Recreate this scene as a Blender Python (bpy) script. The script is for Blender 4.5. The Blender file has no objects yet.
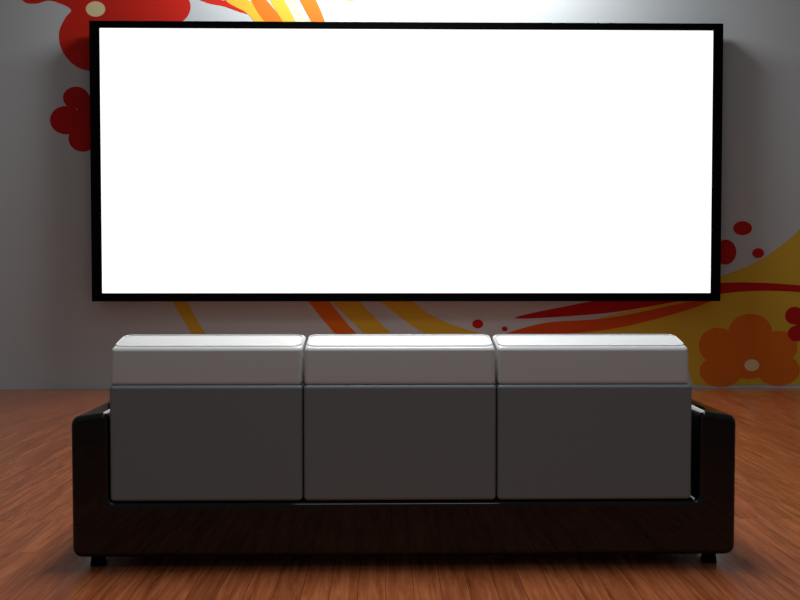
import bpy, bmesh, math, random
from mathutils import Vector, Matrix
from mathutils.geometry import tessellate_polygon
random.seed(3)
sc=bpy.context.scene
sc.view_settings.view_transform='Standard'
sc.view_settings.look='None'

# ---------------- helpers
def mat(name,col,rough=0.5,spec=0.5,coat=0.0,emit=None,es=0,metal=0):
    m=bpy.data.materials.new(name); m.use_nodes=True
    b=m.node_tree.nodes['Principled BSDF']
    b.inputs['Base Color'].default_value=(*col,1)
    b.inputs['Roughness'].default_value=rough
    b.inputs['Specular IOR Level'].default_value=spec
    b.inputs['Coat Weight'].default_value=coat
    b.inputs['Coat Roughness'].default_value=0.05
    b.inputs['Metallic'].default_value=metal
    if emit:
        b.inputs['Emission Color'].default_value=(*emit,1)
        b.inputs['Emission Strength'].default_value=es
    return m
def add_noise_bump(m,scale,strength,dist=0.01):
    nt=m.node_tree; b=nt.nodes['Principled BSDF']
    tc=nt.nodes.new('ShaderNodeTexCoord'); n=nt.nodes.new('ShaderNodeTexNoise'); bp=nt.nodes.new('ShaderNodeBump')
    n.inputs['Scale'].default_value=scale; n.inputs['Detail'].default_value=4
    bp.inputs['Strength'].default_value=strength; bp.inputs['Distance'].default_value=dist
    nt.links.new(tc.outputs['Object'],n.inputs['Vector']); nt.links.new(n.outputs['Fac'],bp.inputs['Height'])
    nt.links.new(bp.outputs['Normal'],b.inputs['Normal'])
def obj(name,bm,mats,parent=None,smooth=True,recalc=True):
    me=bpy.data.meshes.new(name)
    if recalc: bmesh.ops.recalc_face_normals(bm,faces=bm.faces)
    bm.to_mesh(me); bm.free()
    for m in (mats if isinstance(mats,list) else [mats]): me.materials.append(m)
    if smooth:
        for p in me.polygons: p.use_smooth=True
    o=bpy.data.objects.new(name,me); sc.collection.objects.link(o)
    if parent: o.parent=parent
    return o
def wn(o):
    md=o.modifiers.new('wn','WEIGHTED_NORMAL'); md.keep_sharp=False
def box(name,x0,x1,y0,y1,z0,z1,m,parent=None,bev=0.0,seg=4):
    bm=bmesh.new(); bmesh.ops.create_cube(bm,size=1)
    for v in bm.verts:
        v.co=Vector(((x0+x1)/2+v.co.x*(x1-x0),(y0+y1)/2+v.co.y*(y1-y0),(z0+z1)/2+v.co.z*(z1-z0)))
    if bev>0: bmesh.ops.bevel(bm,geom=bm.edges[:],offset=bev,segments=seg,profile=0.5,affect='EDGES')
    o=obj(name,bm,m,parent,bev>0)
    if bev>0: wn(o)
    return o
def empty(name):
    e=bpy.data.objects.new(name,None); sc.collection.objects.link(e); return e
def tube(name,pts,r,m,parent,cyclic=True):
    cu=bpy.data.curves.new(name,'CURVE'); cu.dimensions='3D'; cu.bevel_depth=r; cu.bevel_resolution=3
    s=cu.splines.new('POLY'); s.points.add(len(pts)-1)
    for p,q in zip(s.points,pts): p.co=(*q,1)
    s.use_cyclic_u=cyclic
    cu.materials.append(m)
    o=bpy.data.objects.new(name,cu); sc.collection.objects.link(o); o.parent=parent; return o

# ---------------- key dimensions
H=1.03; WY=7.92; SY=3.095; SX=0.069; CX=0.052; TX=0.193

# ---------------- materials
wallm=mat('wall_paint',(0.60,0.65,0.675),0.75,0.2); add_noise_bump(wallm,60,0.02)
black=mat('black_lacquer',(0.002,0.002,0.002),0.04,0.42)
tvblack=mat('tv_black',(0.0005,0.0005,0.0005),0.4,0.05)
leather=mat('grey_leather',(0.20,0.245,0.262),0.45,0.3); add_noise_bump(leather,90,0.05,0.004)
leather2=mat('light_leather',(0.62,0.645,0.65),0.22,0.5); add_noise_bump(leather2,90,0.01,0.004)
screenm=mat('screen_glow',(0.9,0.9,0.9),0.3,0.2,emit=(1,1,1),es=1.1)
# wood floor
fm=bpy.data.materials.new('wood_laminate'); fm.use_nodes=True
nt=fm.node_tree; b=nt.nodes['Principled BSDF']; L=nt.links
tc=nt.nodes.new('ShaderNodeTexCoord')
mp=nt.nodes.new('ShaderNodeMapping'); mp.inputs['Rotation'].default_value=(0,0,math.radians(90))
L.new(tc.outputs['Object'],mp.inputs['Vector'])
br=nt.nodes.new('ShaderNodeTexBrick')
br.inputs['Scale'].default_value=1; br.inputs['Brick Width'].default_value=1.1; br.inputs['Row Height'].default_value=0.09
br.inputs['Mortar Size'].default_value=0.001; br.inputs['Mortar Smooth'].default_value=0.3; br.offset=0.37
br.inputs['Color1'].default_value=(0.0,0,0,1); br.inputs['Color2'].default_value=(1,1,1,1); br.inputs['Mortar'].default_value=(0.3,0.3,0.3,1)
L.new(mp.outputs[0],br.inputs['Vector'])
mp2=nt.nodes.new('ShaderNodeMapping'); mp2.inputs['Scale'].default_value=(40,2.6,1)
L.new(tc.outputs['Object'],mp2.inputs['Vector'])
addv=nt.nodes.new('ShaderNodeVectorMath'); addv.operation='MULTIPLY_ADD'
L.new(br.outputs['Color'],addv.inputs[0]); addv.inputs[1].default_value=(17,9,5); L.new(mp2.outputs[0],addv.inputs[2])
no=nt.nodes.new('ShaderNodeTexNoise'); no.inputs['Scale'].default_value=1; no.inputs['Detail'].default_value=7; no.inputs['Roughness'].default_value=0.65; no.inputs['Distortion'].default_value=0.6
L.new(addv.outputs[0],no.inputs['Vector'])
cr=nt.nodes.new('ShaderNodeValToRGB')
cr.color_ramp.elements[0].position=0.28; cr.color_ramp.elements[0].color=(0.15,0.036,0.012,1)
cr.color_ramp.elements[1].position=0.75; cr.color_ramp.elements[1].color=(0.44,0.152,0.056,1)
e=cr.color_ramp.elements.new(0.5); e.color=(0.29,0.082,0.029,1)
L.new(no.outputs['Fac'],cr.inputs[0])
mx=nt.nodes.new('ShaderNodeMix'); mx.data_type='RGBA'; mx.blend_type='MULTIPLY'; mx.inputs[0].default_value=0.15
L.new(cr.outputs[0],mx.inputs[6]); L.new(br.outputs['Color'],mx.inputs[7])
mo=nt.nodes.new('ShaderNodeMix'); mo.data_type='RGBA'; mo.inputs[7].default_value=(0.09,0.022,0.008,1)
L.new(br.outputs['Fac'],mo.inputs[0]); L.new(mx.outputs[2],mo.inputs[6])
L.new(mo.outputs[2],b.inputs['Base Color'])
b.inputs['Roughness'].default_value=0.22; b.inputs['Specular IOR Level'].default_value=0.45

# ---------------- room
box('floor',-8,8,-4,WY+0.1,-0.1,0,fm)
box('wall_back',-8,8,WY,WY+0.15,-0.1,5.2,wallm)

# ---------------- mural (flat vinyl on the wall); design units -> metres
S=900/WY
def W(u,v): return ((u-385.6)/S, H+(272-v)/S)
red=mat('vinyl_red',(0.66,0.022,0.012),0.7,0.15); dred=mat('vinyl_deep_red',(0.54,0.012,0.01),0.7,0.15)
ora=mat('vinyl_orange',(0.80,0.18,0.015),0.7,0.15); rora=mat('vinyl_red_orange',(0.72,0.09,0.015),0.7,0.15)
yel=mat('vinyl_yellow',(0.74,0.48,0.045),0.7,0.15); cream=mat('vinyl_cream',(0.9,0.76,0.44),0.7,0.15)
mm=[red,dred,ora,rora,yel,cream]; RED,DRED,ORA,RORA,YEL,CREAM=range(6)
mb=bmesh.new()
layer=[0]
def cr_spline(pts,n=10):
    out=[];N=len(pts)
    for i in range(N):
        p0,p1,p2,p3=[Vector(pts[(i+k)%N]) for k in (-1,0,1,2)]
        for j in range(n):
            t=j/n
            out.append(0.5*((2*p1)+(-p0+p2)*t+(2*p0-5*p1+4*p2-p3)*t*t+(-p0+3*p1-3*p2+p3)*t**3))
    return out
def shape(pts,mi,smooth=True):
    layer[0]+=1
    y=WY-0.0005-0.00006*layer[0]
    if smooth: pts=cr_spline(pts)
    co=[]
    for p in pts:
        x,z=W(p[0],p[1]); co.append(Vector((x,y,max(z,0.004))))
    vs=[mb.verts.new(c) for c in co]
    for t in tessellate_polygon([co]):
        a,b_,c=[vs[k] for k in t]
        n=(b_.co-a.co).cross(c.co-a.co)
        if n.length<1e-12: continue
        try: f=mb.faces.new((a,b_,c) if n.y<0 else (a,c,b_))
        except ValueError: continue
        f.material_index=mi
def disc(u,v,a,b_,mi,rot=0):
    pts=[]
    for i in range(36):
        t=2*math.pi*i/36; x=a*math.cos(t); y=b_*math.sin(t)
        pts.append((u+x*math.cos(rot)-y*math.sin(rot),v+x*math.sin(rot)+y*math.cos(rot)))
    shape(pts,mi,False)
# top-left large blossom
shape([(24,-60),(22,-8),(30,6),(42,8),(54,5),(66,8),(76,14),(70,22),(64,36),(66,52),(76,66),(90,73),(110,74),(130,60),(150,40),(170,34),(190,20),(192,4),(176,-14),(150,-30),(110,-60)],RED)
disc(100,13,9.5,7.5,CREAM)
shape([(196,-30),(206,-6),(222,3),(240,5),(250,10),(262,20),(244,16),(226,10),(208,6),(192,-4)],RED)
# small blossom left of tv
for (u,v,a,b_) in ((80,100,13,11),(70,122,16,14),(86,140,14,13),(100,120,20,24),(105,102,13,12),(108,138,13,12)):
    disc(u,v,a,b_,DRED)
# streaks above tv
shape([(214,-30),(238,-4),(262,12),(282,40),(264,34),(248,16),(226,2)],YEL)
shape([(240,-30),(262,-4),(284,24),(300,60),(276,36),(256,10)],ORA)
shape([(254,-30),(283,0),(300,30),(320,60),(302,50),(284,24),(268,-2)],YEL)
shape([(272,-40),(292,-5),(308,25),(330,60),(312,48),(298,20),(282,-4)],CREAM)
shape([(280,-40),(312,-5),(328,30),(340,60),(322,40),(302,6)],ORA)
shape([(338,-10),(352,-5),(359,2),(346,3)],YEL)
# stems emerging below tv
def stem(pts,w0,w1,mi):
    n=len(pts);Lf=[];Rt=[]
    for i,p in enumerate(pts):
        a=Vector(pts[max(0,i-1)]); c=Vector(pts[min(n-1,i+1)]); d=(c-a).normalized(); nn=Vector((-d.y,d.x))
        w=(w0+(w1-w0)*i/(n-1))/2
        Lf.append(Vector(p)+nn*w); Rt.append(Vector(p)-nn*w)
    shape([tuple(q) for q in Lf+Rt[::-1]],mi)
stem([(150,240),(172,285),(192,322),(216,360),(240,386)],14,10,YEL)
stem([(270,240),(310,290),(338,325),(370,360),(395,386)],18,14,ORA)
stem([(290,240),(335,290),(372,328),(405,360),(430,386)],22,16,YEL)
stem([(350,260),(395,300),(440,330),(520,352),(600,360)],22,16,YEL)
disc(478,324,5.5,4.5,DRED); disc(505,329,3,2.5,DRED)
# right hand yellow sweep
shape([(500,350),(560,330),(600,318),(660,304),(700,290),(722,277),(745,268),(765,258),(785,244),(803,228),(850,180),(930,170),(930,386),(820,386),(760,386),(700,386),(690,372),(660,366),(600,372),(540,372)],YEL)
# red ribbon
shape([(515,318),(600,300),(660,290),(722,283),(770,283),(830,287),(930,290),(930,300),(830,294),(770,291),(722,294),(660,305),(600,314)],DRED)
shape([(480,345),(540,324),(610,318),(690,302),(722,296),(690,310),(620,328),(550,336)],RORA)
# orange blossom
for (u,v,a,b_) in ((753,332,22,18),(720,346,19,18),(724,372,22,16),(782,371,22,16),(782,348,19,17),(752,356,26,24)):
    disc(u,v,a,b_,ORA)
disc(755,366,7.5,6,CREAM)
for (u,v,a,b_) in ((798,316,10,9),(800,334,9,8),(815,324,16,16),(822,308,11,10),(824,340,11,10)):
    disc(u,v,a,b_,DRED)
# berries
disc(744,228,9.5,7,DRED); disc(760,253,6,5,DRED); disc(727,252,11,12.5,DRED)
obj('wall_mural',mb,mm,None,False,False)

# ---------------- television
tv=empty('television')
Wd,Ht,Zc=5.42,2.386,1.971; x0,x1=TX-Wd/2,TX+Wd/2; z0,z1=Zc-Ht/2,Zc+Ht/2; yf,yb=7.75,7.86
bl,bt,bb=0.086,0.060,0.070
def frame_mesh():
    bm=bmesh.new()
    o=[(x0,z0),(x1,z0),(x1,z1),(x0,z1)]; i=[(x0+bl,z0+bb),(x1-bl,z0+bb),(x1-bl,z1-bt),(x0+bl,z1-bt)]
    vo=[bm.verts.new((a,yf,c)) for a,c in o]; vi=[bm.verts.new((a,yf,c)) for a,c in i]
    bo=[bm.verts.new((a,yb,c)) for a,c in o]; bi=[bm.verts.new((a,yf+0.02,c)) for a,c in i]
    for k in range(4):
        j=(k+1)%4
        bm.faces.new((vo[k],vo[j],vi[j],vi[k])); bm.faces.new((vo[k],vo[j],bo[j],bo[k])); bm.faces.new((vi[k],vi[j],bi[j],bi[k]))
    bm.faces.new(bo); bm.faces.new(bi)
    bmesh.ops.recalc_face_normals(bm,faces=bm.faces)
    ed=[e for e in bm.edges if e.verts[0] in vo+vi and e.verts[1] in vo+vi]
    bmesh.ops.bevel(bm,geom=ed,offset=0.006,segments=3,profile=0.5,affect='EDGES')
    return bm
fo=obj('bezel',frame_mesh(),tvblack,tv,False)
box('display_panel',x0+bl+.001,x1-bl-.001,yf+0.008,yf+0.02,z0+bb+.001,z1-bt-.001,screenm,tv)
box('wall_bracket',TX-0.6,TX+0.6,yb-0.005,WY,Zc-0.35,Zc+0.35,tvblack,tv)

# ---------------- sofa
sofa=empty('sofa')
hw=1.153; zt=0.545; zb=0.046; base=0.232; at=0.128; depth=0.88
def arc(cx,cz,r,a0,a1,n=8):
    return [(cx+r*math.cos(math.radians(a0+(a1-a0)*i/n)),cz+r*math.sin(math.radians(a0+(a1-a0)*i/n))) for i in range(n+1)]
def ushell(name,y0,y1,hw,zt,zb,base,at,ro,ri,rt,bev,slope):
    pts=[]
    pts+=arc(hw-ro,zb+ro,ro,-90,0); pts+=arc(hw-rt,zt-slope-rt,rt,0,84); pts+=arc(hw-at+0.022,zt-0.022,0.022,86,180,5)
    pts+=[(x,z) for x,z in arc(hw-at-ri,base+ri,ri,0,-90)]
    full=pts+[(-x,z) for x,z in pts[::-1]]
    bm=bmesh.new()
    f=[bm.verts.new((SX+x,y0,z)) for x,z in full]; k=[bm.verts.new((SX+x,y1,z)) for x,z in full]
    ff=bm.faces.new(f); fb=bm.faces.new(k[::-1]); n=len(full)
    for i in range(n): bm.faces.new((f[i],f[(i+1)%n],k[(i+1)%n],k[i]))
    bmesh.ops.recalc_face_normals(bm,faces=bm.faces)
    ed=list(ff.edges)+list(fb.edges)
    bmesh.ops.bevel(bm,geom=ed,offset=bev,segments=5,profile=0.5,affect='EDGES')
    o=obj(name,bm,black,sofa); wn(o); return o
ushell('frame_shell',SY,SY+depth,hw,zt,zb-0.004,base+0.002,at,0.035,0.022,0.03,0.018,0.011)
# cushions
def cushion(name,prof,xa,xb,m,bev=0.02):
    """prof: closed list of (y,z) outline extruded along x"""
    bm=bmesh.new()
    A=[bm.verts.new((xa,y,z)) for y,z in prof]; B=[bm.verts.new((xb,y,z)) for y,z in prof]; n=len(prof)
    bm.faces.new(A); bm.faces.new(B[::-1])
    for i in range(n): bm.faces.new((A[i],A[(i+1)%n],B[(i+1)%n],B[i]))
    bmesh.ops.recalc_face_normals(bm,faces=bm.faces)
    bmesh.ops.bevel(bm,geom=bm.edges[:],offset=bev,segments=5,profile=0.5,affect='EDGES')
    o=obj(name,bm,m,sofa); wn(o); return o
xs=[-1.007,-0.338,0.334,1.018]
g=0.002
for i in range(3):
    a=CX+xs[i]+g; c=CX+xs[i+1]-g
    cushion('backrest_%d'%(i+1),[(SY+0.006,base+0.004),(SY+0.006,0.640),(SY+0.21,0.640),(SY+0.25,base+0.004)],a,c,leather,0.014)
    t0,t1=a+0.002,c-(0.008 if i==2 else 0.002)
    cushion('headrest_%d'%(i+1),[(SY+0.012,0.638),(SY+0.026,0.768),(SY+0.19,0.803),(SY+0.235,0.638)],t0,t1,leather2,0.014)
    P=[]
    r=0.03
    for cx,cy,a0 in ((t1-r-.008,0.042+r,-90),(t1-r-.008,0.178-r,0),(t0+r+.008,0.178-r,90),(t0+r+.008,0.042+r,180)):
        for k in range(7):
            th=math.radians(a0+15*k); px=cx+r*math.cos(th); py=cy+r*math.sin(th)
            P.append((px,SY+py,0.768+(py-0.026)*0.2134))
    tube('headrest_piping_%d'%(i+1),P,0.003,leather2,sofa)
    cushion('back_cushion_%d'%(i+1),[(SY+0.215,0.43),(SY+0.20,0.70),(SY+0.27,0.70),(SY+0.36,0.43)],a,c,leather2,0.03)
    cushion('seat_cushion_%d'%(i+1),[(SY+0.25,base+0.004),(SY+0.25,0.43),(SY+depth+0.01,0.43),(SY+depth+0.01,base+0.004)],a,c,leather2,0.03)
# feet
for k,(fx,fy) in enumerate(((-1.083,0.07),(1.083,0.07),(-1.083,depth-0.07),(1.083,depth-0.07))):
    bm=bmesh.new()
    bmesh.ops.create_cone(bm,cap_ends=True,segments=32,radius1=0.028,radius2=0.022,depth=0.046,matrix=Matrix.Translation((SX+fx,SY+fy,0.023)))
    obj('foot_%d'%(k+1),bm,tvblack,sofa,False)

# ---------------- lights
def area(name,loc,target,sx,sy,power,spread=180,col=(1,1,1)):
    l=bpy.data.lights.new(name,'AREA'); l.shape='RECTANGLE'; l.size=sx; l.size_y=sy; l.energy=power; l.color=col; l.spread=math.radians(spread)
    o=bpy.data.objects.new(name,l); o.location=loc
    o.rotation_euler=(Vector(target)-Vector(loc)).to_track_quat('-Z','Y').to_euler(); sc.collection.objects.link(o)
area('ceiling_wash_light',(TX,WY-0.8,4.4),(TX,WY,2.0),2.6,0.3,115)
area('ceiling_light',(0.1,3.8,4.6),(0.1,3.8,0),1.3,1.3,56,100)
area('rear_fill_light',(0.1,0.4,4.4),(0.1,1.2,0),1.8,0.6,7,110)  # added fill above the camera, no actual fitting, lifts the sofa's rear faces
w=bpy.data.worlds.new('world'); sc.world=w; w.use_nodes=True
w.node_tree.nodes['Background'].inputs[0].default_value=(0.92,0.97,1,1); w.node_tree.nodes['Background'].inputs[1].default_value=0.11

# ---------------- camera
cd=bpy.data.cameras.new('camera'); cd.sensor_width=36; cd.lens=40.5
co=bpy.data.objects.new('camera',cd); co.location=(0,0,H)
co.rotation_euler=(math.radians(90-1.78),0,-0.016); sc.collection.objects.link(co); sc.camera=co
